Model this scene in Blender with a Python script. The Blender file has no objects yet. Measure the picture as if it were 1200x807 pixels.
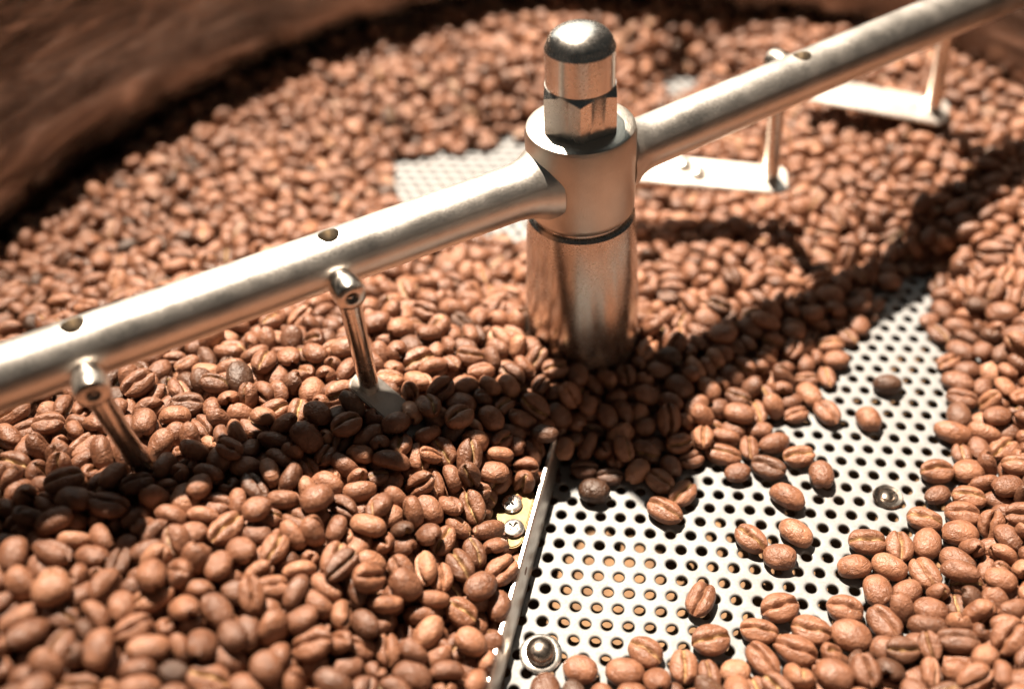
import bpy, bmesh, math, random
import numpy as np
from mathutils import Vector, Matrix

# ------------------------------------------------------------------ camera, light, exposure
scene = bpy.context.scene
rng = np.random.default_rng(11)
random.seed(11)
R = math.radians
CAM_H, PITCH, ROLL, FPX = 0.24, R(44), R(4.5), 1109.0      # metres, focal length in 1200-px pixels
CAM = np.array([0, 0, CAM_H])
F_ = np.array([0, math.cos(PITCH), -math.sin(PITCH)])
R0_ = np.array([1.0, 0, 0])
U0_ = np.array([0, math.sin(PITCH), math.cos(PITCH)])
RT_ = math.cos(ROLL) * R0_ - math.sin(ROLL) * U0_
UP_ = math.cos(ROLL) * U0_ + math.sin(ROLL) * R0_
cd = bpy.data.cameras.new('camera')
cam = bpy.data.objects.new('camera', cd)
scene.collection.objects.link(cam)
cam.matrix_world = Matrix(((RT_[0], UP_[0], -F_[0], 0), (RT_[1], UP_[1], -F_[1], 0),
                           (RT_[2], UP_[2], -F_[2], CAM_H), (0, 0, 0, 1)))
cd.sensor_width = 36
cd.lens = 36 * FPX / 1200
cd.clip_start, cd.clip_end = 0.005, 20
cd.dof.use_dof = True
cd.dof.focus_distance = 0.272
cd.dof.aperture_fstop = 4.0
cd.dof.aperture_blades = 0
scene.camera = cam

PX, PY = 0.0246, 0.2383                                     # the stirrer's axis
world = bpy.data.worlds.new('World')
scene.world = world
world.use_nodes = True
bg = world.node_tree.nodes['Background']
bg.inputs[0].default_value = (0.86, 0.95, 0.92, 1)
bg.inputs[1].default_value = 0.018

def lamp(name, kind, loc, target, energy, col, **kw):
    l = bpy.data.lights.new(name, kind)
    l.energy, l.color = energy, col
    for k, v in kw.items():
        setattr(l, k, v)
    o = bpy.data.objects.new(name, l)
    scene.collection.objects.link(o)
    o.location = loc
    o.rotation_euler = (Vector(target) - Vector(loc)).to_track_quat('-Z', 'Y').to_euler()
    return o

SUNDIR = np.array([0.15, -0.45, -1.0])
SUNDIR /= np.linalg.norm(SUNDIR)
KEYPOS = np.array([PX, PY, 0.03]) - SUNDIR * 1.5
lamp('spot_lamp', 'SPOT', KEYPOS, (PX + 0.05, PY + 0.03, 0.03), 420, (1.0, 0.825, 0.66),
     spot_size=R(28), spot_blend=0.9, shadow_soft_size=0.016)
lamp('added_area_light', 'AREA', (PX - 0.2, PY + 1.3, 1.15), (PX, PY, 0.03), 7.5, (0.95, 1.0, 0.92), shape='RECTANGLE', size=1.5, size_y=1.7)  # unseen soft area lamp, added for broad highlights on the metal
scene.view_settings.view_transform = 'Standard'
scene.view_settings.look = 'None'
scene.view_settings.gamma = 1
scene.view_settings.use_curve_mapping = False
scene.view_settings.exposure = 0.42
scene.cycles.max_bounces = 8

# ------------------------------------------------------------------ helpers
def link(o, parent=None):
    scene.collection.objects.link(o)
    if parent is not None:
        o.parent = parent
        o.matrix_parent_inverse = Matrix()
    return o

def tag(o, label=None, cat=None, group=None, kind=None):
    for k, v in (('label', label), ('category', cat), ('group', group), ('kind', kind)):
        if v:
            o[k] = v
    return o

def obj(name, bm, mat, parent=None, smooth=True, angle=35):
    me = bpy.data.meshes.new(name)
    bmesh.ops.recalc_face_normals(bm, faces=bm.faces)
    if smooth:
        for f in bm.faces:
            f.smooth = True
        for e in bm.edges:
            if len(e.link_faces) == 2 and e.calc_face_angle(0) > R(angle):
                e.smooth = False
    bm.to_mesh(me)
    bm.free()
    me.materials.append(mat)
    return link(bpy.data.objects.new(name, me), parent)

def empty(name, loc=(0, 0, 0)):
    o = bpy.data.objects.new(name, None)
    o.location = loc
    o.empty_display_size = 0.02
    return link(o)

def frame_from(axis):
    z = Vector(axis).normalized()
    x = z.orthogonal().normalized()
    return Matrix((x, z.cross(x), z)).transposed()

def lathe(bm, prof, seg=48, M=None, cap0=True, cap1=True):
    """prof: list of (radius, z); M: 4x4 placing it."""
    M = M or Matrix()
    rings = []
    for r, z in prof:
        rings.append([bm.verts.new(M @ Vector((r * math.cos(2 * math.pi * k / seg), r * math.sin(2 * math.pi * k / seg), z)))
                      for k in range(seg)])
    for a, b in zip(rings, rings[1:]):
        for k in range(seg):
            bm.faces.new((a[k], a[(k + 1) % seg], b[(k + 1) % seg], b[k]))
    if cap0:
        bm.faces.new(rings[0])
    if cap1:
        bm.faces.new(rings[-1])
    return bm

def at(p, axis):
    return Matrix.Translation(Vector(p)) @ frame_from(axis).to_4x4()

def box(bm, size, M):
    v = [bm.verts.new(M @ Vector((x * size[0] / 2, y * size[1] / 2, z * size[2] / 2)))
         for x in (-1, 1) for y in (-1, 1) for z in (-1, 1)]
    for f in ((0, 1, 3, 2), (4, 6, 7, 5), (0, 4, 5, 1), (2, 3, 7, 6), (0, 2, 6, 4), (1, 5, 7, 3)):
        bm.faces.new([v[i] for i in f])
    return v

def cut(target, *cutters):
    """boolean difference, baked into the mesh"""
    for c in cutters:
        m = target.modifiers.new('cut', 'BOOLEAN')
        m.operation, m.object, m.solver = 'DIFFERENCE', c, 'EXACT'
    dg = bpy.context.evaluated_depsgraph_get()
    dg.update()
    me = bpy.data.meshes.new_from_object(target.evaluated_get(dg))
    target.modifiers.clear()
    me.set_sharp_from_angle(angle=R(32))
    target.data = me
    for c in cutters:
        bpy.data.objects.remove(c, do_unlink=True)

# ------------------------------------------------------------------ materials
def new_mat(name):
    m = bpy.data.materials.new(name)
    m.use_nodes = True
    nt = m.node_tree
    return m, nt, nt.nodes['Principled BSDF']

def nd(nt, kind, **kw):
    n = nt.nodes.new(kind)
    for k, v in kw.items():
        if k in n.inputs:
            n.inputs[k].default_value = v
        else:
            setattr(n, k, v)
    return n

def ramp(nt, stops):
    n = nt.nodes.new('ShaderNodeValToRGB')
    while len(n.color_ramp.elements) < len(stops):
        n.color_ramp.elements.new(0.5)
    for e, (p, c) in zip(n.color_ramp.elements, stops):
        e.position = p
        e.color = (*c, 1) if len(c) == 3 else c
    return n

def metal(name, col, rough, scale=(1, 1, 1), noise=900, rvar=0.12, bump=0.0, blotch=0.15, dirt=(0.28, 0.17, 0.09), dirt_amt=0.0):
    m, nt, b = new_mat(name)
    L = nt.links.new
    tc = nd(nt, 'ShaderNodeTexCoord')
    mp = nd(nt, 'ShaderNodeMapping')
    mp.inputs['Scale'].default_value = scale
    L(tc.outputs['Object'], mp.inputs[0])
    n1 = nd(nt, 'ShaderNodeTexNoise', Scale=noise, Detail=3.0)
    L(mp.outputs[0], n1.inputs['Vector'])
    n2 = nd(nt, 'ShaderNodeTexNoise', Scale=90.0, Detail=5.0, Roughness=0.6)
    L(tc.outputs['Object'], n2.inputs['Vector'])
    mr = nd(nt, 'ShaderNodeMapRange')
    mr.inputs['From Min'].default_value, mr.inputs['From Max'].default_value = 0.3, 0.7
    mr.inputs['To Min'].default_value, mr.inputs['To Max'].default_value = rough - rvar / 2, rough + rvar
    ad = nd(nt, 'ShaderNodeMath', operation='ADD')
    L(n1.outputs[0], ad.inputs[0]); L(n2.outputs[0], ad.inputs[1])
    hf = nd(nt, 'ShaderNodeMath', operation='MULTIPLY')
    hf.inputs[1].default_value = 0.5
    L(ad.outputs[0], hf.inputs[0])
    L(hf.outputs[0], mr.inputs['Value'])
    L(mr.outputs[0], b.inputs['Roughness'])
    d = tuple(c * (1 - blotch) for c in col)
    cr = ramp(nt, [(0.35, d), (0.65, col)])
    L(n2.outputs[0], cr.inputs[0])
    out = cr.outputs[0]
    if dirt_amt:
        n3 = nd(nt, 'ShaderNodeTexNoise', Scale=55.0, Detail=8.0, Roughness=0.7)
        L(tc.outputs['Object'], n3.inputs['Vector'])
        r3 = ramp(nt, [(0.5, (0, 0, 0)), (0.72, (dirt_amt,) * 3)])
        L(n3.outputs[0], r3.inputs[0])
        mx = nd(nt, 'ShaderNodeMix', data_type='RGBA')
        L(r3.outputs[0], mx.inputs['Factor']); L(out, mx.inputs[6])
        mx.inputs[7].default_value = (*dirt, 1)
        out = mx.outputs[2]
        inv = nd(nt, 'ShaderNodeMath', operation='SUBTRACT')
        inv.inputs[0].default_value = 1
        L(r3.outputs[0], inv.inputs[1])
        L(inv.outputs[0], b.inputs['Metallic'])
    else:
        b.inputs['Metallic'].default_value = 1
    L(out, b.inputs['Base Color'])
    if bump:
        bp = nd(nt, 'ShaderNodeBump', Strength=bump, Distance=0.0002)
        L(n1.outputs[0], bp.inputs['Height'])
        L(bp.outputs[0], b.inputs['Normal'])
    return m

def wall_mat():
    """steel wall with the blurred reflections of the beans painted in as colour streaks"""
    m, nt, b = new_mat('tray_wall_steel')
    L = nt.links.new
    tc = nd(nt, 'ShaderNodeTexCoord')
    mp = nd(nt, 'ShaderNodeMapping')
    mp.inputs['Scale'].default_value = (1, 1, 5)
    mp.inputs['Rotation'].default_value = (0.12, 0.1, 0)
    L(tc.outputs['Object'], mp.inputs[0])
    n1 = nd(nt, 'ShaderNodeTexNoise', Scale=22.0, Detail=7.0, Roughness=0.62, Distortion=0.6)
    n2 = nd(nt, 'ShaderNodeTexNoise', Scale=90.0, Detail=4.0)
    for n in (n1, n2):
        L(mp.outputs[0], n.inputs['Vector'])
    cr = ramp(nt, [(0.34, (0.07, 0.058, 0.052)), (0.50, (0.19, 0.16, 0.14)), (0.66, (0.42, 0.36, 0.32))])  # dark and light streaks painted as smeared reflections
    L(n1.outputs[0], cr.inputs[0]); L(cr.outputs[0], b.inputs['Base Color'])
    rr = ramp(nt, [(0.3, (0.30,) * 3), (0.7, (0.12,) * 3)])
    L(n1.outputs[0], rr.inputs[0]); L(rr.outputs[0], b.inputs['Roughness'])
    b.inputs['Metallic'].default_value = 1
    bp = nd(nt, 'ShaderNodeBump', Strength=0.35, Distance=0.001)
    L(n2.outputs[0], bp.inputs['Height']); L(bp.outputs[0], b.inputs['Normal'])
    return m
M_TUBE = metal('satin_steel_tube', (0.82, 0.79, 0.74), 0.35, bump=0.14, noise=1900, dirt_amt=0.06)
M_CAST = metal('brushed_steel_collar', (0.70, 0.64, 0.57), 0.34, bump=0.5, noise=2000)
M_POST = metal('turned_steel_post', (0.66, 0.60, 0.54), 0.22, bump=0.08, noise=1200, scale=(1, 1, 4), dirt_amt=0.12)
M_NUT = metal('polished_nut', (0.82, 0.78, 0.73), 0.22, bump=0.04, noise=1500)
M_ROD = metal('steel_rod', (0.72, 0.66, 0.60), 0.20, bump=0.08, dirt_amt=0.35)
M_PADDLE = metal('paddle_sheet', (0.72, 0.69, 0.65), 0.38, bump=0.06, dirt_amt=0.5)
M_SCREW = metal('screw_steel', (0.86, 0.83, 0.78), 0.24)
M_PLATE = metal('perforated_sheet', (0.27, 0.282, 0.288), 0.72, noise=1300, bump=0.05, blotch=0.10, dirt_amt=0.16)
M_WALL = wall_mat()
M_TAB = metal('brass_tinted_tab', (0.22, 0.17, 0.09), 0.60)
M_BOLT = metal('dull_bolt', (0.34, 0.29, 0.25), 0.22)
M_DARK = metal('dark_recess', (0.10, 0.08, 0.06), 0.5)

def pan_mat():
    m, nt, b = new_mat('chaff_pan')
    L = nt.links.new
    tc = nd(nt, 'ShaderNodeTexCoord')
    n = nd(nt, 'ShaderNodeTexNoise', Scale=120.0, Detail=6.0)
    L(tc.outputs['Object'], n.inputs['Vector'])
    cr = ramp(nt, [(0.3, (0.10, 0.05, 0.02)), (0.7, (0.20, 0.115, 0.05))])
    L(n.outputs[0], cr.inputs[0]); L(cr.outputs[0], b.inputs['Base Color'])
    b.inputs['Roughness'].default_value = 0.8
    return m
M_PAN = pan_mat()

def bean_mat(name, source):
    """source: 'object' reads each bean's own tint property, 'mesh' the joined heap's tint attribute"""
    m, nt, b = new_mat(name)
    L = nt.links.new
    tc = nd(nt, 'ShaderNodeTexCoord')
    ti = nd(nt, 'ShaderNodeAttribute', attribute_name='tint', attribute_type='OBJECT' if source == 'object' else 'GEOMETRY')
    cre = nd(nt, 'ShaderNodeAttribute', attribute_name='crease', attribute_type='GEOMETRY')
    # beans of one mesh get different mottling: shift the noise by the tint
    off = nd(nt, 'ShaderNodeVectorMath', operation='ADD')
    L(tc.outputs['Object'], off.inputs[0]); L(ti.outputs['Fac'], off.inputs[1])
    big = nd(nt, 'ShaderNodeTexNoise', Scale=260.0, Detail=4.0, Roughness=0.6)
    fin = nd(nt, 'ShaderNodeTexNoise', Scale=1500.0, Detail=4.0, Roughness=0.65)
    wri = nd(nt, 'ShaderNodeTexNoise', Scale=520.0, Detail=5.0, Roughness=0.55, Distortion=1.6)
    for n in (big, fin, wri):
        L(off.outputs[0], n.inputs['Vector'])
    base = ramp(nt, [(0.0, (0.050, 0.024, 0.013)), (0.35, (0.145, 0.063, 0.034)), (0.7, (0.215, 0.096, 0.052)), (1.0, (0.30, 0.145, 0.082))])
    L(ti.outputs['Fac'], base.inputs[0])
    mot = ramp(nt, [(0.30, (0.62, 0.56, 0.52)), (0.55, (1, 1, 1)), (0.75, (1.22, 1.2, 1.15))])
    L(big.outputs[0], mot.inputs[0])
    mul = nd(nt, 'ShaderNodeMix', data_type='RGBA', blend_type='MULTIPLY')
    mul.inputs['Factor'].default_value = 1
    L(base.outputs[0], mul.inputs[6]); L(mot.outputs[0], mul.inputs[7])
    # chaff left in the crease
    chm = ramp(nt, [(0.36, (0.15,) * 3), (0.56, (1, 1, 1))])
    L(wri.outputs[0], chm.inputs[0])
    wn = nd(nt, 'ShaderNodeTexWhiteNoise', noise_dimensions='1D')
    L(ti.outputs['Fac'], wn.inputs['W'])
    some = ramp(nt, [(0.45, (0.06,) * 3), (0.72, (1, 1, 1))])            # only some beans keep their chaff
    L(wn.outputs['Value'], some.inputs[0])
    c0 = nd(nt, 'ShaderNodeMath', operation='MULTIPLY')
    L(some.outputs[0], c0.inputs[0]); L(chm.outputs[0], c0.inputs[1])
    cm = nd(nt, 'ShaderNodeMath', operation='MULTIPLY')
    L(cre.outputs['Fac'], cm.inputs[0]); L(c0.outputs[0], cm.inputs[1])
    mx = nd(nt, 'ShaderNodeMix', data_type='RGBA')
    L(cm.outputs[0], mx.inputs['Factor']); L(mul.outputs[2], mx.inputs[6])
    mx.inputs[7].default_value = (0.42, 0.29, 0.135, 1)
    L(mx.outputs[2], b.inputs['Base Color'])
    rr = nd(nt, 'ShaderNodeMapRange')
    rr.inputs['From Min'].default_value, rr.inputs['From Max'].default_value = 0.3, 0.7
    rr.inputs['To Min'].default_value, rr.inputs['To Max'].default_value = 0.32, 0.50
    L(big.outputs[0], rr.inputs['Value']); L(rr.outputs[0], b.inputs['Roughness'])
    b.inputs['Specular IOR Level'].default_value = 0.55
    sm = nd(nt, 'ShaderNodeMath', operation='ADD')
    fm = nd(nt, 'ShaderNodeMath', operation='MULTIPLY')
    fm.inputs[1].default_value = 0.35
    L(fin.outputs[0], fm.inputs[0]); L(wri.outputs[0], sm.inputs[0]); L(fm.outputs[0], sm.inputs[1])
    bp = nd(nt, 'ShaderNodeBump', Strength=0.8, Distance=0.0007)
    L(sm.outputs[0], bp.inputs['Height']); L(bp.outputs[0], b.inputs['Normal'])
    return m
M_BEAN = bean_mat('roasted_bean', 'object')
M_HEAP = bean_mat('roasted_bean_heap', 'mesh')
M_GRUB = metal('grub_screw_steel', (0.30, 0.24, 0.16), 0.45)

# ------------------------------------------------------------------ the cooling tray
# heap surface: (x, y, height) in mm; bare patches of the sheet as outlines in mm
HCTRL = [
(-131, 149, 52), (-107, 157, 48), (-72, 172, 44), (-38, 183, 38), (-1, 193, 28), (-145, 187, 50), (-110, 188, 48), (-44, 198, 41), (-11, 209, 33), (11, 214, 26), (25, 224, 22), (-28, 243, 30), (-80, 221, 40), (-117, 259, 33), (-116, 102, 52), (-90, 103, 47), (-65, 106, 37), (-37, 109, 26), (-15, 114, 20), (-8, 144, 19), (-5, 160, 20), (3, 174, 20), (-37, 140, 33), (-68, 137, 42), (-138, 124, 54), (-17, 168, 27), (-23, 132, 24), (-85, 123, 47), (46, 226, 18), (54, 209, 14), (76, 233, 16), (82, 204, 8), (40, 190, 9), (104, 223, 7), (95, 263, 16), (129, 268, 13), (80, 294, 14), (26, 203, 16), (66, 185, 7), (139, 167, 8), (124, 140, 10), (126, 125, 13), (106, 124, 10), (114, 101, 17), (78, 107, 10), (94, 104, 13), (157, 200, 12), (162, 242, 15), (180, 253, 20), (163, 280, 20), (150, 146, 18), (182, 211, 18), (144, 322, 21), (49, 395, 20), (9, 386, 20), (-31, 379, 14), (-60, 346, 16), (-100, 338, 25), (-156, 286, 27), (-164, 231, 40), (-200, 275, 28), (-142, 365, 24), (-70, 420, 30), (12, 433, 34), (96, 438, 29), (165, 398, 34), (108, 393, 16), (45, 368, 14), (-60, 278, 24), (-10, 269, 18), (8, 264, 16), (202, 342, 28), (217, 295, 24), (70, 334, 12), (114, 338, 18)]
BARE = [ [(12, 190), (23, 181), (45, 184), (58, 181), (71, 180), (88, 196), (97, 210), (116, 230), (131, 249), (143, 269), (163, 269), (158, 250), (152, 233), (151, 216), (145, 201), (132, 181), (117, 163), (104, 152), (90, 146), (85, 137), (64, 130), (53, 121), (43, 117), (15, 114), (1, 111), (-11, 112), (-4, 139), (6, 173)] ,
[(-51, 349), (-46, 372), (-27, 380), (-9, 373), (0, 387), (17, 384), (21, 326), (7, 305), (-11, 316), (-25, 320)] ,
[(76, 402), (81, 425), (97, 433), (109, 425), (104, 410)] ]
LOOSE = [(21.7, 177.7, -17, 0, 0.0), (47.3, 176.1, 12, 1, 0.6), (42.1, 168.6, -36, 1, 0.6), (65.3, 156.3, -54, 1, 0.6), (46.9, 137.9, 57, 1, 0.5), (47.2, 125.4, 5, 1, 0.6), (28.2, 120.4, -59, 1, 0.6), (38.5, 116.2, -100, 1, 0.6), (11.0, 117.0, -4, 0, 0.6), (23.3, 115.3, -15, 0, 0.6), (124.4, 212.1, -6, 0, 0.1), (101.4, 202.2, -72, 1, 0.6), (113.5, 198.0, -84, 0, 0.7), (141.8, 189.6, -5, 0, 0.7), (87.4, 184.9, 0, 1, 0.7), (76.5, 182.3, -32, 1, 0.1), (92.0, 177.4, -98, 0, 0.5), (132.1, 174.7, 6, 1, 0.6), (79.7, 170.1, -44, 0, 0.6), (78.8, 157.1, -50, 0, 0.8), (72.1, 149.5, -5, 0, 0.6), (98.7, 151.1, -17, 1, 0.5), (94.3, 143.8, 6, 0, 0.8), (102.3, 140.3, -44, 0, 0.7), (108.5, 147.3, -101, 1, 0.6), (117.7, 156.5, -39, 1, 0.6), (117.0, 145.4, -110, 0, 0.6), (95.8, 133.8, -100, 0, 0.6), (67.7, 131.8, 11, 1, 0.7), (86.5, 128.1, -29, 1, 0.6), (96.5, 125.5, -109, 1, 0.6), (76.0, 124.7, -22, 1, 0.6), (61.4, 125.2, 10, 1, 0.6), (84.6, 120.7, -22, 0, 0.6), (58.5, 118.1, -74, 1, 0.6), (66.7, 116.7, -52, 1, 0.6), (112.2, 137.2, -83, 1, 0.6), (134.9, 163.4, -41, 1, 0.6), (130.4, 157.4, -25, 1, 0.6), (127.7, 150.2, -5, 0, 0.6)]
TRAY_R = 0.236
hc = np.array(HCTRL, float)
def pairdist(a, b):
    return np.sqrt(((a[:, None] - b[None]) ** 2).sum(-1))
def rbf_fit(p, v):
    n = len(p)
    A = np.zeros((n + 3, n + 3))
    A[:n, :n] = pairdist(p, p) + np.eye(n) * 3.0
    A[:n, n] = 1; A[:n, n + 1:] = p
    A[n, :n] = 1; A[n + 1:, :n] = p.T
    return np.linalg.solve(A, np.r_[v, 0, 0, 0])
HW = rbf_fit(hc[:, :2], hc[:, 2])
def poly_sd(p, poly):
    """signed distance (mm) to a polygon, negative inside"""
    poly = np.array(poly, float)
    q = np.roll(poly, -1, 0)
    best = np.full(len(p), 1e9)
    inside = np.zeros(len(p), bool)
    for a, b in zip(poly, q):
        e = b - a
        t = np.clip(((p - a) @ e) / (e @ e), 0, 1)
        best = np.minimum(best, np.hypot(*(p - a - t[:, None] * e).T))
        c = (a[1] > p[:, 1]) != (b[1] > p[:, 1])
        xi = a[0] + (p[:, 1] - a[1]) / (b[1] - a[1] + 1e-9) * e[0]
        inside ^= c & (p[:, 0] < xi)
    return np.where(inside, -best, best)
BLADE0, BLADE1 = np.array([12.5, 192.0]), np.array([-13.0, 108.0])      # foot of the scraper blade, mm
BD = (BLADE0 - BLADE1) / np.linalg.norm(BLADE0 - BLADE1)
BN = np.array([BD[1], -BD[0]])                                          # to the bare side
def blade_side(p):
    return (p - BLADE1) @ BN
def bare_dist(p):
    d = np.minimum.reduce([poly_sd(p, b) - m_ for b, m_ in zip(BARE, (3.5, 6, 3))])
    return d
def heap(p):
    """heap height in mm at points p (mm)"""
    h = pairdist(p, hc[:, :2]) @ HW[:-3] + HW[-3] + p @ HW[-2:]
    h = np.clip(h, 0, 60)
    d = bare_dist(p)
    k = np.clip(d / 15.0, 0, 1)
    behind = (blade_side(p) < 0) & (p[:, 1] < 195) & (p[:, 1] > 60)     # the blade holds the heap back
    k = np.where(behind & (d > 0), 1, np.sqrt(k) * 0.9 + 0.1 * (d > 0))
    return h * k

tray = empty('cooling_tray', (PX, PY, 0))
tag(tray, 'round steel cooling tray with perforated floor and polished dark wall', 'tray')
PITCH_H, HOLE_R, LAT = 6.0, 1.62, R(-9)
def make_sheet():
    a1 = PITCH_H * np.array([math.cos(LAT), math.sin(LAT)])
    a2 = PITCH_H * np.array([math.cos(LAT + R(60)), math.sin(LAT + R(60))])
    ii, jj = np.meshgrid(np.arange(-80, 81), np.arange(-80, 81))
    c = ii.ravel()[:, None] * a1 + jj.ravel()[:, None] * a2
    c = c[np.hypot(*c.T) < TRAY_R * 1000 + 1]
    wp = c + np.array([PX, PY]) * 1000
    near = (bare_dist(wp) < 34) & (np.hypot(*c.T) > 14)
    n = 18
    ang = LAT + R(30) + np.arange(n) * 2 * math.pi / n
    corner = np.array([[math.cos(LAT + R(30) + k * R(60)), math.sin(LAT + R(30) + k * R(60))] for k in range(7)]) * PITCH_H / math.sqrt(3)
    hexp = np.array([corner[k // 3] * (1 - (k % 3) / 3) + corner[k // 3 + 1] * ((k % 3) / 3) for k in range(n)])
    cs = np.c_[np.cos(ang), np.sin(ang)]
    def ring(r, z):
        return np.c_[cs * r, np.full(n, z)]
    tmpl = np.concatenate([np.c_[hexp, np.zeros(n)], ring(2.35, 0.0), ring(1.95, -0.07), ring(HOLE_R, -0.30), ring(HOLE_R - 0.02, -1.1), ring(2.2, -1.12)])
    quads = np.array([[k + n * L_, (k + 1) % n + n * L_, (k + 1) % n + n * (L_ + 1), k + n * (L_ + 1)] for L_ in range(5) for k in range(n)])
    nc = c[near]
    V = (tmpl[None] + np.c_[nc, np.zeros(len(nc))][:, None]).reshape(-1, 3)
    Fq = (quads[None] + (np.arange(len(nc)) * len(tmpl))[:, None, None]).reshape(-1, 4)
    verts = V / 1000
    faces = Fq.tolist()
    base = len(verts)
    pc = c[~near]
    PV = (np.c_[corner[:6], np.zeros(6)][None] + np.c_[pc, np.zeros(len(pc))][:, None]).reshape(-1, 3) / 1000
    faces += (np.arange(len(pc) * 6).reshape(-1, 6) + base).tolist()
    me = bpy.data.meshes.new('perforated_floor')
    me.from_pydata(np.concatenate([verts, PV]).tolist(), [], faces)
    me.polygons.foreach_set('use_smooth', [True] * len(me.polygons))
    me.materials.append(M_PLATE)
    me.update()
    return link(bpy.data.objects.new('perforated_floor', me), tray)
make_sheet()

bm = bmesh.new()
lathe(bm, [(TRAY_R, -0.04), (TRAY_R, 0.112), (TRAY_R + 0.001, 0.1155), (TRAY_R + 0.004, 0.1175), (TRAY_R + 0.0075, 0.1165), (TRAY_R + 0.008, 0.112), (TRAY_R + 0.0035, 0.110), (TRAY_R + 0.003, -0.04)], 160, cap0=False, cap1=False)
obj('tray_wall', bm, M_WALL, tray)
bm = bmesh.new()
PAN_Z = -0.0148
lathe(bm, [(TRAY_R + 0.002, PAN_Z), (TRAY_R + 0.002, PAN_Z - 0.002)], 96)
obj('chaff_pan', bm, M_PAN, tray)
# rivet with washer, and the domed floor bolt
def T(x, y, z=0.0):
    return (x - PX, y - PY, z)
bm = bmesh.new()
lathe(bm, [(0.0016, 0.0), (0.0044, 0.0), (0.0045, 0.0004), (0.0041, 0.0009), (0.0030, 0.00075), (0.0026, 0.0004), (0.0020, 0.0004), (0.0017, 0.0012), (0.0008, 0.0015)], 32, Matrix.Translation(T(0.1103, 0.1687, 0.0001)))
obj('rivet', bm, M_BOLT, tray, angle=22)
bm = bmesh.new()
lathe(bm, [(0.0032, 0.0), (0.0058, 0.0), (0.0058, 0.0008), (0.0052, 0.0012), (0.0036, 0.0012)], 36, Matrix.Translation(T(0.0012, 0.1265, 0.0001)))
w_ = obj('bolt_washer', bm, M_SCREW, tray)
bm = bmesh.new()
lathe(bm, [(0.0040, 0.001), (0.0041, 0.0022)] + [(0.0041 * math.cos(R(a)), 0.0022 + 0.0026 * math.sin(R(a))) for a in (15, 30, 45, 60, 75, 86)], 36, Matrix.Translation(T(0.0012, 0.1265, 0.0)))
obj('bolt_head', bm, M_BOLT, tray)

# ------------------------------------------------------------------ the stirrer
ZA = 0.080
stir = empty('bean_stirrer', (PX, PY, 0))
tag(stir, 'steel bean stirrer with domed hub nut, two tube arms and hanging paddles', 'stirrer')
def unit(a):
    return np.array([math.cos(a), math.sin(a), 0.0])
AR, AL = R(29.5), R(180 + 25)

bm = bmesh.new()
lathe(bm, [(0.0195, 0.0), (0.0188, 0.030), (0.0172, 0.060), (0.0166, 0.0645), (0.0156, 0.0652), (0.0150, 0.0652), (0.0150, 0.0668)], 72)
obj('post', bm, M_POST, stir)
bm = bmesh.new()
lathe(bm, [(0.0138, 0.0664), (0.0152, 0.0664), (0.0161, 0.0676), (0.0163, 0.069), (0.0163, 0.0935), (0.0158, 0.0952), (0.0146, 0.0958), (0.0095, 0.0958), (0.0088, 0.0953)], 72)
obj('collar', bm, M_CAST, stir)
# cap nut: chamfered hexagon, neck and dome
bm = bmesh.new()
face_cam = math.atan2(-PY, -PX)
def hexr(a):
    q = (a - face_cam) % R(60)
    return 0.0101 / math.cos(q - R(30))
seg = 72
rings = []
for kind, z in (('h', 0.0962), ('c', 0.0958)):
    pass
levels = [(0.0955, 0.95), (0.0959, 1.0), (0.1065, 1.0), (0.1078, 0.0)]
top_r = 0.0103
zs_per = []
for li in range(4):
    ring = []
    for k in range(seg):
        a = face_cam + 2 * math.pi * k / seg
        hr = hexr(a)
        if li == 0:
            r_, z_ = min(hr, 0.0112), 0.0956
        elif li == 1:
            r_, z_ = hr, 0.0957 + max(0, hr - 0.0106) * 0.2
        elif li == 2:
            r_, z_ = hr, 0.1082 - max(0, hr - 0.0103) * 0.75 - 0.0003
        else:
            r_, z_ = 0.0100, 0.1086
        ring.append(bm.verts.new((r_ * math.cos(a), r_ * math.sin(a), z_)))
    rings.append(ring)
for a_, b_ in zip(rings, rings[1:]):
    for k in range(seg):
        bm.faces.new((a_[k], a_[(k + 1) % seg], b_[(k + 1) % seg], b_[k]))
bm.faces.new(rings[0]); bm.faces.new(rings[-1])
nut = obj('cap_nut', bm, M_NUT, stir, angle=25)
bm = bmesh.new()
RD = 0.0098
lathe(bm, [(RD - 0.0004, 0.1083), (RD, 0.1088), (RD, 0.1192), (RD - 0.0003, 0.1198)] + [((RD - 0.0006) * math.cos(R(a)) ** 0.8, 0.1200 + 0.0050 * math.sin(R(a))) for a in (8, 18, 28, 38, 48, 58, 68, 78, 86)], 72)
obj('dome', bm, M_NUT, nut, angle=25)
bm = bmesh.new()
lathe(bm, [(0.0085, 0.0952), (0.0111, 0.0952), (0.0111, 0.09585), (0.0085, 0.09585)], 48)
obj('hub_washer', bm, M_CAST, stir)

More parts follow.
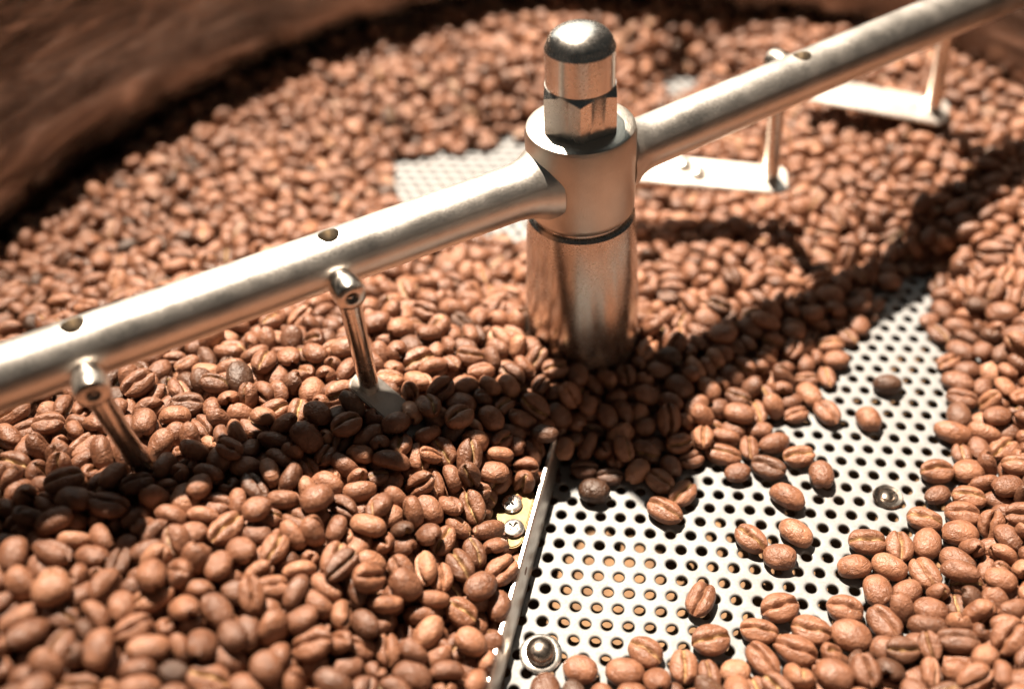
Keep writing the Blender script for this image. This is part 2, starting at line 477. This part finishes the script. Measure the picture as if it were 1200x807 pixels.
TUBE_R = 0.0081
def make_arm(ang, length, holes):
    u = unit(ang)
    bm = bmesh.new()
    prof = [(0.0118, 0.0120), (0.0108, 0.0150), (0.0097, 0.0170), (0.0089, 0.0190), (0.0084, 0.0212), (TUBE_R, 0.0240)]
    prof += [(TUBE_R, x) for x in np.arange(0.03, length, 0.01)] + [(TUBE_R, length)]
    lathe(bm, prof, 64, at((0, 0, ZA), u))
    arm = obj('arm', bm, M_TUBE, stir)
    cutters = []
    for s in holes:
        bm = bmesh.new()
        p = u * s + np.array([0, 0, ZA + TUBE_R])
        lathe(bm, [(0.0030, -0.0065), (0.0030, 0.004)], 32, at(p, (0, 0, 1)))
        cutters.append(obj('cutter', bm, M_DARK, stir))
    cut(arm, *cutters)
    arm.data.materials.clear()
    arm.data.materials.append(M_TUBE)
    for s in holes:                                   # the grub screw down in each hole
        p = u * s + np.array([0, 0, ZA + TUBE_R - 0.0068])
        bm = bmesh.new()
        lathe(bm, [(0.0027, 0.0), (0.0027, 0.0022), (0.0023, 0.0026), (0.0014, 0.0026), (0.0013, 0.0010)], 6 * 6, Matrix.Translation(Vector(p)))
        obj('grub_screw', bm, M_GRUB, arm)
    return arm
make_arm(AL, 0.222, (0.0786, 0.1457))
make_arm(AR, 0.226, (0.0886, 0.1800))

def strip(bm, p0, p1, width, thick, nrm, r_end=True, notch=0.0):
    """flat bar from p0 to p1 with rounded ends, nrm = its face normal"""
    p0, p1, nrm = Vector(p0), Vector(p1), Vector(nrm)
    e = (p1 - p0)
    Ln = e.length
    e.normalize()
    side = nrm.cross(e).normalized()
    nrm = e.cross(side).normalized()
    out = []
    rr = width / 2 * 0.55
    for cx, cy, a0 in ((Ln - rr, width / 2 - rr, 0), (rr, width / 2 - rr, 90), (rr, -width / 2 + rr, 180), (Ln - rr, -width / 2 + rr, 270)):
        for k in range(6):
            a = R(a0 + 18 * k)
            out.append((cx + rr * math.cos(a), cy + rr * math.sin(a)))
    top = [bm.verts.new(p0 + e * x + side * y + nrm * thick / 2) for x, y in out]
    bot = [bm.verts.new(p0 + e * x + side * y - nrm * thick / 2) for x, y in out]
    bm.faces.new(top); bm.faces.new(bot)
    n = len(out)
    for k in range(n):
        bm.faces.new((top[k], top[(k + 1) % n], bot[(k + 1) % n], bot[k]))
    bmesh.ops.recalc_face_normals(bm, faces=bm.faces)
    ed = [e_ for e_ in bm.edges if len(e_.link_faces) == 2 and e_.calc_face_angle(0) > R(60)]
    bmesh.ops.bevel(bm, geom=ed, offset=thick * 0.25, segments=2, affect='EDGES')

CAPS = []       # capsules the beans must keep out of: (p0, p1, radius), local to the stirrer
def make_paddle(ang, s, side, rod_bottom, pad_end, width, nrm, bolts=(), wrod=0.0125):
    """a pin through the arm, a rod hanging from its end, and the flat paddle at the rod's foot"""
    u = unit(ang)
    w = np.array([-u[1], u[0], 0.0]) * side
    zp = ZA - 0.0015
    pin = empty_part = None
    bm = bmesh.new()
    c0 = u * s + np.array([0, 0, zp])
    lathe(bm, [(0.0030, 0.0), (0.0036, 0.0065), (0.0036, 0.0102), (0.0042, 0.0106), (0.0044, 0.0115), (0.0044, 0.0152), (0.0040, 0.0164), (0.0031, 0.0169), (0.0019, 0.0169), (0.0017, 0.0160), (0.0016, 0.0135)], 36, at(c0, w))
    pin = obj('pin', bm, M_ROD, stir)
    rb = np.array(rod_bottom)
    rt = c0 + w * wrod
    d = rb - rt
    L_ = np.linalg.norm(d)
    bm = bmesh.new()
    lathe(bm, [(0.0034, 0.0), (0.0033, 0.004), (0.0030, 0.008), (0.0029, L_ - 0.004), (0.0027, L_), (0.0018, L_ + 0.0012)], 32, at(rt, d))
    obj('rod', bm, M_ROD, stir)
    CAPS.append((rt, rb, 0.0036))
    pe = np.array(pad_end)
    e = (pe - rb) / np.linalg.norm(pe - rb)
    nrm = np.array(nrm, float)
    nrm -= e * (nrm @ e)
    nrm /= np.linalg.norm(nrm)
    bm = bmesh.new()
    strip(bm, rb - e * 0.006, pe, width, 0.0016, nrm)
    pad = obj('paddle', bm, M_PADDLE, stir, angle=40)
    sd = np.cross(nrm, e)
    for t, q in bolts:
        p = rb + (pe - rb) * t + sd * q + nrm * 0.0007
        bm = bmesh.new()
        lathe(bm, [(0.0027, 0.0), (0.0028, 0.0008), (0.0024, 0.0018), (0.0015, 0.0023), (0.0005, 0.0025)], 24, at(p, nrm))
        obj('bolt', bm, M_SCREW, pad)
    return rb, pe, nrm
def loc(ang, s, w, z):
    u = unit(ang)
    return u * s + np.array([-u[1], u[0], 0]) * w + np.array([0, 0, z])
# right arm: the paddles stand clear of the beans
make_paddle(AR, 0.0925, 1, loc(AR, 0.0965, 0.0118, 0.0300), loc(AR, 0.052, 0.050, 0.034), 0.015, (-0.17, -0.12, 1), ((0.47, 0.0016), (0.56, -0.0022)))
make_paddle(AR, 0.1800, 1, loc(AR, 0.1850, 0.0100, 0.0280), loc(AR, 0.152, 0.052, 0.032), 0.015, (-0.28, -0.12, 1), ((0.05, -0.003),))
# left arm: the paddles dive into the heap
rb1, pe1, _ = make_paddle(AL, 0.0800, 1, loc(AL, 0.0795, 0.0105, 0.0380), np.array([-0.0055 - PX, 0.172 - PY, 0.0060]), 0.0095, (0.3, -0.2, 1))
make_paddle(AL, 0.1470, 1, loc(AL, 0.1450, 0.0090, 0.0330), loc(AL, 0.115, 0.040, 0.018), 0.0110, (0.3, -0.2, 1))

# the scraper blade screwed to the inner left paddle: leaning sheet with a folded tab
def blade_pt(t, off, z):
    p = (BLADE1 + BD * t + BN * off) / 1000
    return Vector((p[0] - PX, p[1] - PY, z / 1000))
BL = float(np.linalg.norm(BLADE0 - BLADE1))
bm = bmesh.new()
sec = [(0.0, 0.25), (-1.0, 9.2), (-1.4, 10.1), (-1.8, 10.4), (-2.6, 10.4)]
sec_in = [(-1.2, 0.25), (-2.1, 8.6), (-2.4, 9.1), (-2.5, 9.3), (-2.6, 9.3)]
ts = np.linspace(-8, BL, 30)
rows = []
for t in ts:
    k = 0.0
    if t > BL - 4:
        k = (t - BL + 4) / 4
    lift = 2.2 * k * k
    rows.append([bm.verts.new(blade_pt(t, o * (1 - 0.1 * k), z + (lift if z > 5 else 0))) for o, z in sec + sec_in[::-1]])
for a_, b_ in zip(rows, rows[1:]):
    n = len(a_)
    for k in range(n):
        bm.faces.new((a_[k], a_[(k + 1) % n], b_[(k + 1) % n], b_[k]))
bm.faces.new(rows[0]); bm.faces.new(rows[-1])
obj('scraper_blade', bm, M_PADDLE, stir, angle=30)
bm = bmesh.new()
tabc = BL - 32
strip(bm, blade_pt(tabc - 9, -9.0, 9.8), blade_pt(tabc + 13, -9.0, 9.8), 0.0120, 0.0014, (0, 0, 1))
tab = obj('blade_tab', bm, M_TAB, stir, angle=40)
for k, (sx, sy) in enumerate(((-0.0038, 0.1692), (-0.0037, 0.1605))):
    bm = bmesh.new()
    M0 = Matrix.Translation((sx - PX, sy - PY, 0.01045))
    lathe(bm, [(0.0031, 0.0), (0.0032, 0.0008), (0.0029, 0.0014), (0.0022, 0.0017), (0.0010, 0.00185), (0.0003, 0.0019)], 36, M0)
    sc_ = obj('screw', bm, M_SCREW, tab)
    cs_ = []
    for r_ in (0, 90):
        bm = bmesh.new()
        box(bm, (0.0036, 0.0009, 0.003), M0 @ Matrix.Translation((0, 0, 0.0022)) @ Matrix.Rotation(R(r_ + 20 + 30 * k), 4, 'Z'))
        cs_.append(obj('cutter', bm, M_DARK, tab, smooth=False))
    cut(sc_, *cs_)
    sc_.data.materials.clear(); sc_.data.materials.append(M_SCREW)

# ------------------------------------------------------------------ coffee beans: shapes
def wob(p, ph, f):
    return (np.sin(p[:, 0] * f + ph) * np.sin(p[:, 1] * f * 1.3 + ph * 1.7) + np.sin(p[:, 2] * f * 1.1 + ph * 2.3) * np.sin(p[:, 0] * f * 0.7 + p[:, 1] * f + ph)) * 0.5
def bean_shape(nr, nb, nd_, v):
    """closed bean, mm, long axis x, crease face -z; nr rings, nb steps on the back, nd_ steps on each half of the flat face"""
    g = np.random.default_rng(100 + v)
    Lx, W, Tk = 9.0 * g.uniform(0.93, 1.07), 6.9 * g.uniform(0.92, 1.06), 5.0 * g.uniform(0.92, 1.08)
    bend, ph, sw = g.uniform(-0.5, 0.5), g.uniform(0, 6.28), g.uniform(0.15, 0.7)
    gd, gw = g.uniform(0.85, 1.45), g.uniform(0.36, 0.60)
    egg, pw = g.uniform(-0.10, 0.10), g.uniform(2.1, 2.6)
    t = np.sin(np.linspace(-math.pi / 2, math.pi / 2, nr + 2))[1:-1] * 0.995
    back = np.linspace(0, math.pi, nb + 1)[:-1]
    q = np.linspace(0, 1, nd_ + 1)[:-1]
    half = math.pi + (math.pi / 2) * (1 - (1 - q) ** 2.0)                # dense at the crease
    flat = np.r_[half, [1.5 * math.pi], (3 * math.pi - half[1:])[::-1]]
    phi = np.r_[back, flat]
    n = len(phi)
    tt, pp = np.meshgrid(t, phi, indexing='ij')
    rho = (1 - np.abs(tt) ** pw) ** (1 / 2.05)
    c, s = np.cos(pp), np.sin(pp)
    y = W / 2 * rho * c * (1 + egg * tt)
    up = s >= 0
    z = np.where(up, Tk * 0.60 * rho * np.abs(s) ** 0.95, -Tk * 0.40 * rho ** 0.75 * np.abs(s) ** 0.62)
    yo = y.copy()
    yc = sw * np.sin(1.9 * tt + ph) * rho
    g0 = np.exp(-(np.abs(yo) / gw) ** 1.4)
    lip = np.exp(-((np.abs(yo) - gw * 2.3) / (gw * 1.6)) ** 2)
    wav = 1 + 0.35 * np.sin(tt * 7 + ph)
    fl = ~up
    z = z + np.where(fl, gd * g0 * wav - 0.34 * lip * rho, 0)
    y = y + np.where(fl, yc * np.exp(-(yo / 2.2) ** 2), 0)
    x = Lx / 2 * tt
    z = z + bend * (tt ** 2 - 0.4) * 0.8
    P = np.stack([x, y, z], -1).reshape(-1, 3)
    cre = np.where(fl, np.exp(-(yo / (gw * 0.62)) ** 2), 0).reshape(-1) * np.clip((1.02 - np.abs(tt)) * 6, 0, 1).reshape(-1)
    ends = np.array([[-Lx / 2, 0, bend * 0.45], [Lx / 2, 0, bend * 0.45]])
    P = np.concatenate([P, ends])
    cre = np.r_[cre, 0, 0]
    dirn = P / np.linalg.norm(P, axis=1, keepdims=True)
    P = P + dirn * (0.16 * wob(P, ph, 0.9) + 0.07 * wob(P, ph + 2, 2.1))[:, None]
    k = np.arange(n); k1 = (k + 1) % n
    tri = []
    for i in range(len(t) - 1):
        a, b = i * n, (i + 1) * n
        tri += np.c_[a + k, a + k1, b + k1].tolist() + np.c_[a + k, b + k1, b + k].tolist()
    e0, e1 = len(P) - 2, len(P) - 1
    tri += np.c_[np.full(n, e0), k1, k].tolist()
    a = (len(t) - 1) * n
    tri += np.c_[np.full(n, e1), a + k, a + k1].tolist()
    tri = np.array(tri)[:, ::-1]
    return P, tri, cre
NV = 10
HI = [bean_shape(19, 16, 9, v) for v in range(NV)]
MID = [bean_shape(13, 11, 6, v) for v in range(NV)]
LOW = [bean_shape(7, 7, 3, v) for v in range(NV)]

# ------------------------------------------------------------------ coffee beans: settle them on each other
def cam_px(p):
    d = p - CAM
    z = d @ F_
    return 600 + FPX * (d @ RT_) / z, 403.5 - FPX * (d @ UP_) / z, z
def in_view(pmm):
    x, y, z = cam_px(np.c_[pmm[:, :2], pmm[:, 2]] / 1000)
    return (z > 0.05) & (x > -330) & (x < 1480) & (y > -160) & (y < 1080)
def rot_from(fwd_ang, tilt, tilt_dir, flip, roll):
    """batch rotation matrices: long axis heading, tipped over"""
    n = len(fwd_ang)
    ca, sa = np.cos(fwd_ang), np.sin(fwd_ang)
    Rz = np.zeros((n, 3, 3)); Rz[:, 0, 0] = ca; Rz[:, 0, 1] = -sa; Rz[:, 1, 0] = sa; Rz[:, 1, 1] = ca; Rz[:, 2, 2] = 1
    a = roll + flip * math.pi
    Rx = np.zeros((n, 3, 3)); Rx[:, 0, 0] = 1; Rx[:, 1, 1] = np.cos(a); Rx[:, 1, 2] = -np.sin(a); Rx[:, 2, 1] = np.sin(a); Rx[:, 2, 2] = np.cos(a)
    ax = np.stack([np.cos(tilt_dir), np.sin(tilt_dir), np.zeros(n)], -1)
    K = np.zeros((n, 3, 3))
    K[:, 0, 1] = -ax[:, 2]; K[:, 0, 2] = ax[:, 1]; K[:, 1, 0] = ax[:, 2]; K[:, 1, 2] = -ax[:, 0]; K[:, 2, 0] = -ax[:, 1]; K[:, 2, 1] = ax[:, 0]
    Rt = np.eye(3)[None] + np.sin(tilt)[:, None, None] * K + (1 - np.cos(tilt))[:, None, None] * (K @ K)
    return Rt @ Rz @ Rx

THICK = 13.0
pts = []
for layer in range(3):
    sp = 7.9
    gx, gy = np.meshgrid(np.arange(-290, 290, sp), np.arange(50, 500, sp * 0.866))
    gx = gx + (np.arange(gx.shape[0]) % 2)[:, None] * sp / 2 + layer * 3.1
    p = np.c_[gx.ravel(), gy.ravel() + layer * 2.7] + rng.normal(0, 1.1, (gx.size, 2))
    h = heap(p)
    base = np.maximum(h - THICK, 0)
    z = base + 2.6 + layer * 4.7 + rng.uniform(-0.5, 0.5, len(p))
    keep = z < h - 0.3 + rng.uniform(-1.5, 1.5, len(p))
    if layer == 2:
        keep &= rng.uniform(size=len(p)) < 0.8
    if layer == 0:
        keep = (h > 1.0) & (rng.uniform(size=len(p)) < np.clip(h / 5.0, 0.25, 1))
    pts.append(np.c_[p, z][keep])
pts = np.concatenate(pts)
rc = np.hypot(pts[:, 0] - PX * 1000, pts[:, 1] - PY * 1000)
ok = (rc < TRAY_R * 1000 - 5) & (rc > 21) & in_view(pts)
ok &= ~((np.abs(blade_side(pts[:, :2])) < 3.2) & (pts[:, 1] < 196))
tabm = (BLADE1 + BD * (tabc + 2) - BN * 9.5)
rel = pts[:, :2] - tabm
ok &= ~((np.abs(rel @ BD) < 8.5) & (np.abs(rel @ BN) < 6))            # the screwed tab stays clear
pts = pts[ok]
NL = len(LOOSE)
lo = np.array(LOOSE)
dl = pairdist(pts[:, :2], lo[:, :2]).min(1)
pts = pts[(dl > 7.0) | (pts[:, 2] > 9)]
N = NL + len(pts)
pos = np.concatenate([np.c_[lo[:, 0], lo[:, 1], np.full(NL, 2.8)], pts])
size = np.r_[rng.uniform(1.04, 1.2, NL), np.clip(rng.normal(0.98, 0.085, N - NL), 0.78, 1.18)]
ROT = np.concatenate([
    rot_from(np.radians(lo[:, 2]), np.abs(rng.normal(0, 0.08, NL)), rng.uniform(0, 6.28, NL), lo[:, 3], rng.normal(0, 0.12, NL)),
    rot_from(rng.uniform(0, 6.28, N - NL), rng.normal(0, 0.7, N - NL), rng.uniform(0, 6.28, N - NL), (rng.uniform(size=N - NL) < 0.5) * 1.0, rng.normal(0, 0.75, N - NL))])
tint = np.r_[np.clip(lo[:, 4] + rng.normal(0, 0.06, NL), 0, 1), np.clip(rng.normal(0.52, 0.2, N - NL), 0, 1)]
OFF = np.array([[2.0, 0.95, 0], [2.0, -0.95, 0], [-2.0, 0.95, 0], [-2.0, -0.95, 0]])
off = OFF[None] * size[:, None, None]
rad = np.repeat(2.4 * size, 4)
owner = np.repeat(np.arange(N), 4)

gx0, gy0, gs = -300.0, 40.0, 3.0
GX, GY = np.meshgrid(gx0 + np.arange(201) * gs, gy0 + np.arange(161) * gs)
GB = np.maximum(heap(np.c_[GX.ravel(), GY.ravel()]) - THICK, 0).reshape(GX.shape)
# smooth the buried base a little
for _ in range(3):
    GB[1:-1, 1:-1] = (GB[1:-1, 1:-1] * 2 + GB[:-2, 1:-1] + GB[2:, 1:-1] + GB[1:-1, :-2] + GB[1:-1, 2:]) / 6
def base_at(x, y):
    fx = np.clip((x - gx0) / gs, 0, 199.99); fy = np.clip((y - gy0) / gs, 0, 159.99)
    i, j = fx.astype(int), fy.astype(int)
    a, b = fx - i, fy - j
    return (GB[j, i] * (1 - a) + GB[j, i + 1] * a) * (1 - b) + (GB[j + 1, i] * (1 - a) + GB[j + 1, i + 1] * a) * b

def find_pairs(sp, cut_):
    ijk = np.floor(sp / cut_).astype(np.int64)
    ijk -= ijk.min(0) - 1
    dim = ijk.max(0) + 2
    key = (ijk[:, 0] * dim[1] + ijk[:, 1]) * dim[2] + ijk[:, 2]
    order = np.argsort(key, kind='stable')
    sk = key[order]
    I, J = [], []
    for dx in (-1, 0, 1):
        for dy in (-1, 0, 1):
            for dz in (-1, 0, 1):
                d = (dx * dim[1] + dy) * dim[2] + dz
                if d < 0:
                    continue
                a = np.searchsorted(sk, sk + d, 'left')
                b = np.searchsorted(sk, sk + d, 'right')
                cnt = b - a
                tot = cnt.sum()
                if tot == 0:
                    continue
                ii = np.repeat(np.arange(len(sk)), cnt)
                jj = np.arange(tot) - np.repeat(np.cumsum(cnt) - cnt, cnt) + np.repeat(a, cnt)
                m = (jj > ii) if d == 0 else np.ones(len(ii), bool)
                I.append(order[ii[m]]); J.append(order[jj[m]])
    I, J = np.concatenate(I), np.concatenate(J)
    m = owner[I] != owner[J]
    I, J = I[m], J[m]
    m = ((sp[I] - sp[J]) ** 2).sum(1) < cut_ ** 2
    return I[m], J[m]

caps = [((np.array(a) + [PX, PY, 0]) * 1000, (np.array(b) + [PX, PY, 0]) * 1000, r * 1000) for a, b, r in CAPS]
e_ = (pe1 - rb1)
for t in (0.0, 0.14):                                             # the part of the strip that shows
    q = (rb1 + e_ * t + [PX, PY, 0]) * 1000
    caps.append((q, q + [0, 0, 7.0], 4.6 - 6 * t))
ITER = 110
for it in range(ITER):
    g = 0.30 if it < 70 else 0.10
    pos[:, 2] -= g
    sp = (pos[:, None] + np.einsum('nij,nkj->nki', ROT, off)).reshape(-1, 3)
    if it % 5 == 0:
        I, J = find_pairs(sp, 6.6)
    for sub in range(2):
        d = sp[I] - sp[J]
        dist = np.sqrt((d ** 2).sum(1)) + 1e-6
        ov = rad[I] + rad[J] - dist
        m = ov > 0
        Im, Jm = I[m], J[m]
        cor = d[m] / dist[m, None] * (0.5 * ov[m])[:, None]
        cnt = np.bincount(Im, minlength=len(sp)) + np.bincount(Jm, minlength=len(sp))
        w = 1.0 / np.maximum(cnt, 1) ** 0.6
        for ax in range(3):
            sp[:, ax] += (np.bincount(Im, cor[:, ax], len(sp)) - np.bincount(Jm, cor[:, ax], len(sp))) * w
        # floor of the heap, post, tray wall, blade, rods
        sp[:, 2] = np.maximum(sp[:, 2], base_at(sp[:, 0], sp[:, 1]) + rad)
        dx, dy = sp[:, 0] - PX * 1000, sp[:, 1] - PY * 1000
        rr = np.hypot(dx, dy)
        want = np.clip(rr, 19.2 + rad, TRAY_R * 1000 - rad)
        sp[:, 0] += dx / rr * (want - rr); sp[:, 1] += dy / rr * (want - rr)
        bs = blade_side(sp[:, :2]) + np.clip(sp[:, 2], 0, 10.5) * 0.11
        along = (sp[:, :2] - BLADE1) @ BD
        m = (along < BL + 1) & (sp[:, 2] < 11.5)
        hit = m & (bs < 0) & (bs > -(rad + 0.3))
        sp[hit, :2] -= BN * (rad + 0.3 + bs)[hit, None]
        hit = m & (bs >= 0) & (bs < rad)
        sp[hit, :2] += BN * (rad - bs)[hit, None]
        rt_ = sp[:, :2] - tabm
        hit = (np.abs(rt_ @ BD) < 9) & (np.abs(rt_ @ BN) < 5.5) & (sp[:, 2] < 14)
        sgn = np.where((rt_ @ BN) > 0, 0, -1.0)
        sp[hit, :2] += BN * (sgn * 0.8)[hit, None]
        for a, b, r_ in caps:
            ab = b - a
            t = np.clip((sp - a) @ ab / (ab @ ab + 1e-9), 0, 1)
            dv = sp - a - t[:, None] * ab
            dd = np.sqrt((dv ** 2).sum(1)) + 1e-6
            hit = dd < r_ + rad
            sp[hit] += dv[hit] / dd[hit, None] * (r_ + rad - dd)[hit, None]
    S = sp.reshape(N, 4, 3)
    c = S.mean(1)
    A = np.einsum('nki,nkj->nij', S - c[:, None], off)
    Um, _, Vt = np.linalg.svd(A)
    det = np.linalg.det(Um @ Vt)
    Um[:, :, 2] *= np.sign(det)[:, None]
    newR = Um @ Vt
    pos, ROT = c, newR

# beans left straddling the blade are taken out
S = (pos[:, None] + np.einsum('nij,nkj->nki', ROT, off))
bs = ((S[..., :2] - BLADE1) @ BN) + np.clip(S[..., 2], 0, 10.5) * 0.11
al = ((S[..., :2] - BLADE1) @ BD)
rr4 = rad.reshape(N, 4)
bad = ((bs + rr4).max(1) > 0.9) & ((bs - rr4).min(1) < -1.6) & (al.min(1) < BL + 1) & (S[..., 2].min(1) < 11.5)
bad[:NL] = False
good = ~bad
pos, ROT, off, size, tint = pos[good], ROT[good], off[good], size[good], tint[good]
N = len(pos)
rad = np.repeat(2.4 * size, 4)
owner = np.repeat(np.arange(N), 4)

# ------------------------------------------------------------------ which beans show largest
sp = (pos[:, None] + np.einsum('nij,nkj->nki', ROT, off)).reshape(-1, 3) / 1000
W2, H2 = 600, 404
zb = np.full((H2, W2), 9.0)
ib = np.full((H2, W2), -1)
def splat(p, r, ids):
    x, y, z = cam_px(p)
    x, y = x / 2, y / 2
    rp = r * FPX / z / 2
    for k in range(len(p)):
        x0, x1 = max(int(x[k] - rp[k]), 0), min(int(x[k] + rp[k]) + 1, W2)
        y0, y1 = max(int(y[k] - rp[k]), 0), min(int(y[k] + rp[k]) + 1, H2)
        if x0 >= x1 or y0 >= y1:
            continue
        yy, xx = np.ogrid[y0:y1, x0:x1]
        d2 = ((xx - x[k]) ** 2 + (yy - y[k]) ** 2) / rp[k] ** 2
        zz = z[k] - r[k] * np.sqrt(np.clip(1 - d2, 0, 1))
        sub = zb[y0:y1, x0:x1]
        m = (d2 < 1) & (zz < sub)
        sub[m] = zz[m]
        ib[y0:y1, x0:x1][m] = ids[k]
splat(sp, rad / 1000, owner)
solid = []
for ang, ln in ((AL, 0.22), (AR, 0.22)):
    solid += [(*(unit(ang) * s + np.array([PX, PY, ZA])), TUBE_R) for s in np.arange(0.015, ln, 0.003)]
solid += [(PX, PY, z, 0.0175) for z in np.arange(0.0, 0.092, 0.004)] + [(PX, PY, z, 0.010) for z in np.arange(0.095, 0.118, 0.003)]
solid = np.array(solid)
splat(solid[:, :3], solid[:, 3], np.full(len(solid), -1))
vis = np.bincount(ib[ib >= 0], minlength=N)
depth = cam_px(pos / 1000)[2]
rank = np.argsort(-vis)
loose_ids = [k for k in range(NL) if vis[k] > 0]
single = set(loose_ids)
for k in rank:
    if len(single) >= 300:
        break
    single.add(int(k))

# ------------------------------------------------------------------ build them
hi_mesh = []
for v in range(NV):
    P, tri, cre = HI[v]
    me = bpy.data.meshes.new('coffee_bean')
    me.from_pydata((P / 1000).tolist(), [], tri.tolist())
    me.polygons.foreach_set('use_smooth', [True] * len(me.polygons))
    at_ = me.attributes.new('crease', 'FLOAT', 'POINT')
    at_.data.foreach_set('value', cre.astype(np.float32))
    me.materials.append(M_BEAN)
    me.update()
    hi_mesh.append(me)
var = rng.integers(0, NV, N)
wide = rng.uniform(0.94, 1.06, (N, 3))
def bean_label(k):
    p = pos[k]
    v = (CAM * 1000 - p) / np.linalg.norm(CAM * 1000 - p)
    c = -(ROT[k][:, 2] @ v)
    face = 'crease side up' if c > 0.45 else ('rounded back up' if c < -0.3 else 'lying on its edge')
    tone = 'Dark' if tint[k] < 0.3 else ('Pale' if tint[k] > 0.68 else 'Medium')
    if k < NL and p[2] < 6:
        where, gp = 'loose on the bare perforated floor', 'loose beans on the perforated floor'
    elif p[0] > 75 and p[1] < 260:
        where, gp = 'in the low bank opposite the scraper blade', 'beans in the low bank'
    elif p[1] > 198 and p[0] > 20:
        where, gp = 'in the drift beside the hub post', 'beans in the drift by the post'
    else:
        where, gp = 'in the deep heap held by the blade', 'beans in the deep heap'
    return '%s brown coffee bean %s, %s' % (tone, where, face), '%s, %s, %s' % (gp, tone.lower(), face)
for k in sorted(single):
    o = bpy.data.objects.new('coffee_bean', hi_mesh[var[k]])
    S = np.diag(size[k] * wide[k])
    Mx = np.eye(4); Mx[:3, :3] = ROT[k] @ S; Mx[:3, 3] = pos[k] / 1000
    o.matrix_world = Matrix(Mx.tolist())
    lb, gp = bean_label(k)
    tag(o, lb, 'coffee bean', gp)
    o['tint'] = float(tint[k])
    link(o)

VV, TT, CC, TI = [], [], [], []
base_i = 0
for k in range(N):
    if k in single:
        continue
    P, tri, cre = (MID if (depth[k] < 0.36 and vis[k] > 0) else LOW)[var[k]]
    VV.append((P * (size[k] * wide[k])) @ ROT[k].T / 1000 + pos[k] / 1000)
    TT.append(tri + base_i)
    CC.append(cre); TI.append(np.full(len(P), tint[k]))
    base_i += len(P)
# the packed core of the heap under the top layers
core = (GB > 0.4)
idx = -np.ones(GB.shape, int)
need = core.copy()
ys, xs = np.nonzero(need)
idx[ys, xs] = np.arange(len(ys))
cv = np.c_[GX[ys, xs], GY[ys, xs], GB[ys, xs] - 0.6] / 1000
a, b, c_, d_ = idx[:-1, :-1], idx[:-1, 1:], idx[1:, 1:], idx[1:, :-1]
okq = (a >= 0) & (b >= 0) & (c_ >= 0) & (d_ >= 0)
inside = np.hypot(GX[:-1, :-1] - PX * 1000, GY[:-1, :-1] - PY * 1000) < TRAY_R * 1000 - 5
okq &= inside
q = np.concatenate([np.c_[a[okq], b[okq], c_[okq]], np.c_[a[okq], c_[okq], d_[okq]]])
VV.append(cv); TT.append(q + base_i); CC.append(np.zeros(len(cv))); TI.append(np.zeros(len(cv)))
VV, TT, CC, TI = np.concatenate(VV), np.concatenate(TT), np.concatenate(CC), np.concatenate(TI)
me = bpy.data.meshes.new('heaped_coffee_beans')
me.vertices.add(len(VV)); me.vertices.foreach_set('co', VV.astype(np.float32).ravel())
me.loops.add(TT.size); me.loops.foreach_set('vertex_index', TT.astype(np.int32).ravel())
me.polygons.add(len(TT)); me.polygons.foreach_set('loop_start', np.arange(0, TT.size, 3, dtype=np.int32))
me.polygons.foreach_set('use_smooth', np.ones(len(TT), bool))
me.update(calc_edges=True)
me.attributes.new('crease', 'FLOAT', 'POINT').data.foreach_set('value', CC.astype(np.float32))
me.attributes.new('tint', 'FLOAT', 'POINT').data.foreach_set('value', TI.astype(np.float32))
me.materials.append(M_HEAP)
hp = link(bpy.data.objects.new('heaped_coffee_beans', me))
tag(hp, 'countless roasted coffee beans heaped over the tray floor around the stirrer', 'coffee beans', kind='stuff')
print('beans', N, 'tris', len(TT), 'singles', len(single), 'vis min', min(vis[list(single)]))

top = pos[vis > 20]
print('surface minus target', np.mean(top[:, 2] + 2.4 - heap(top[:, :2])))
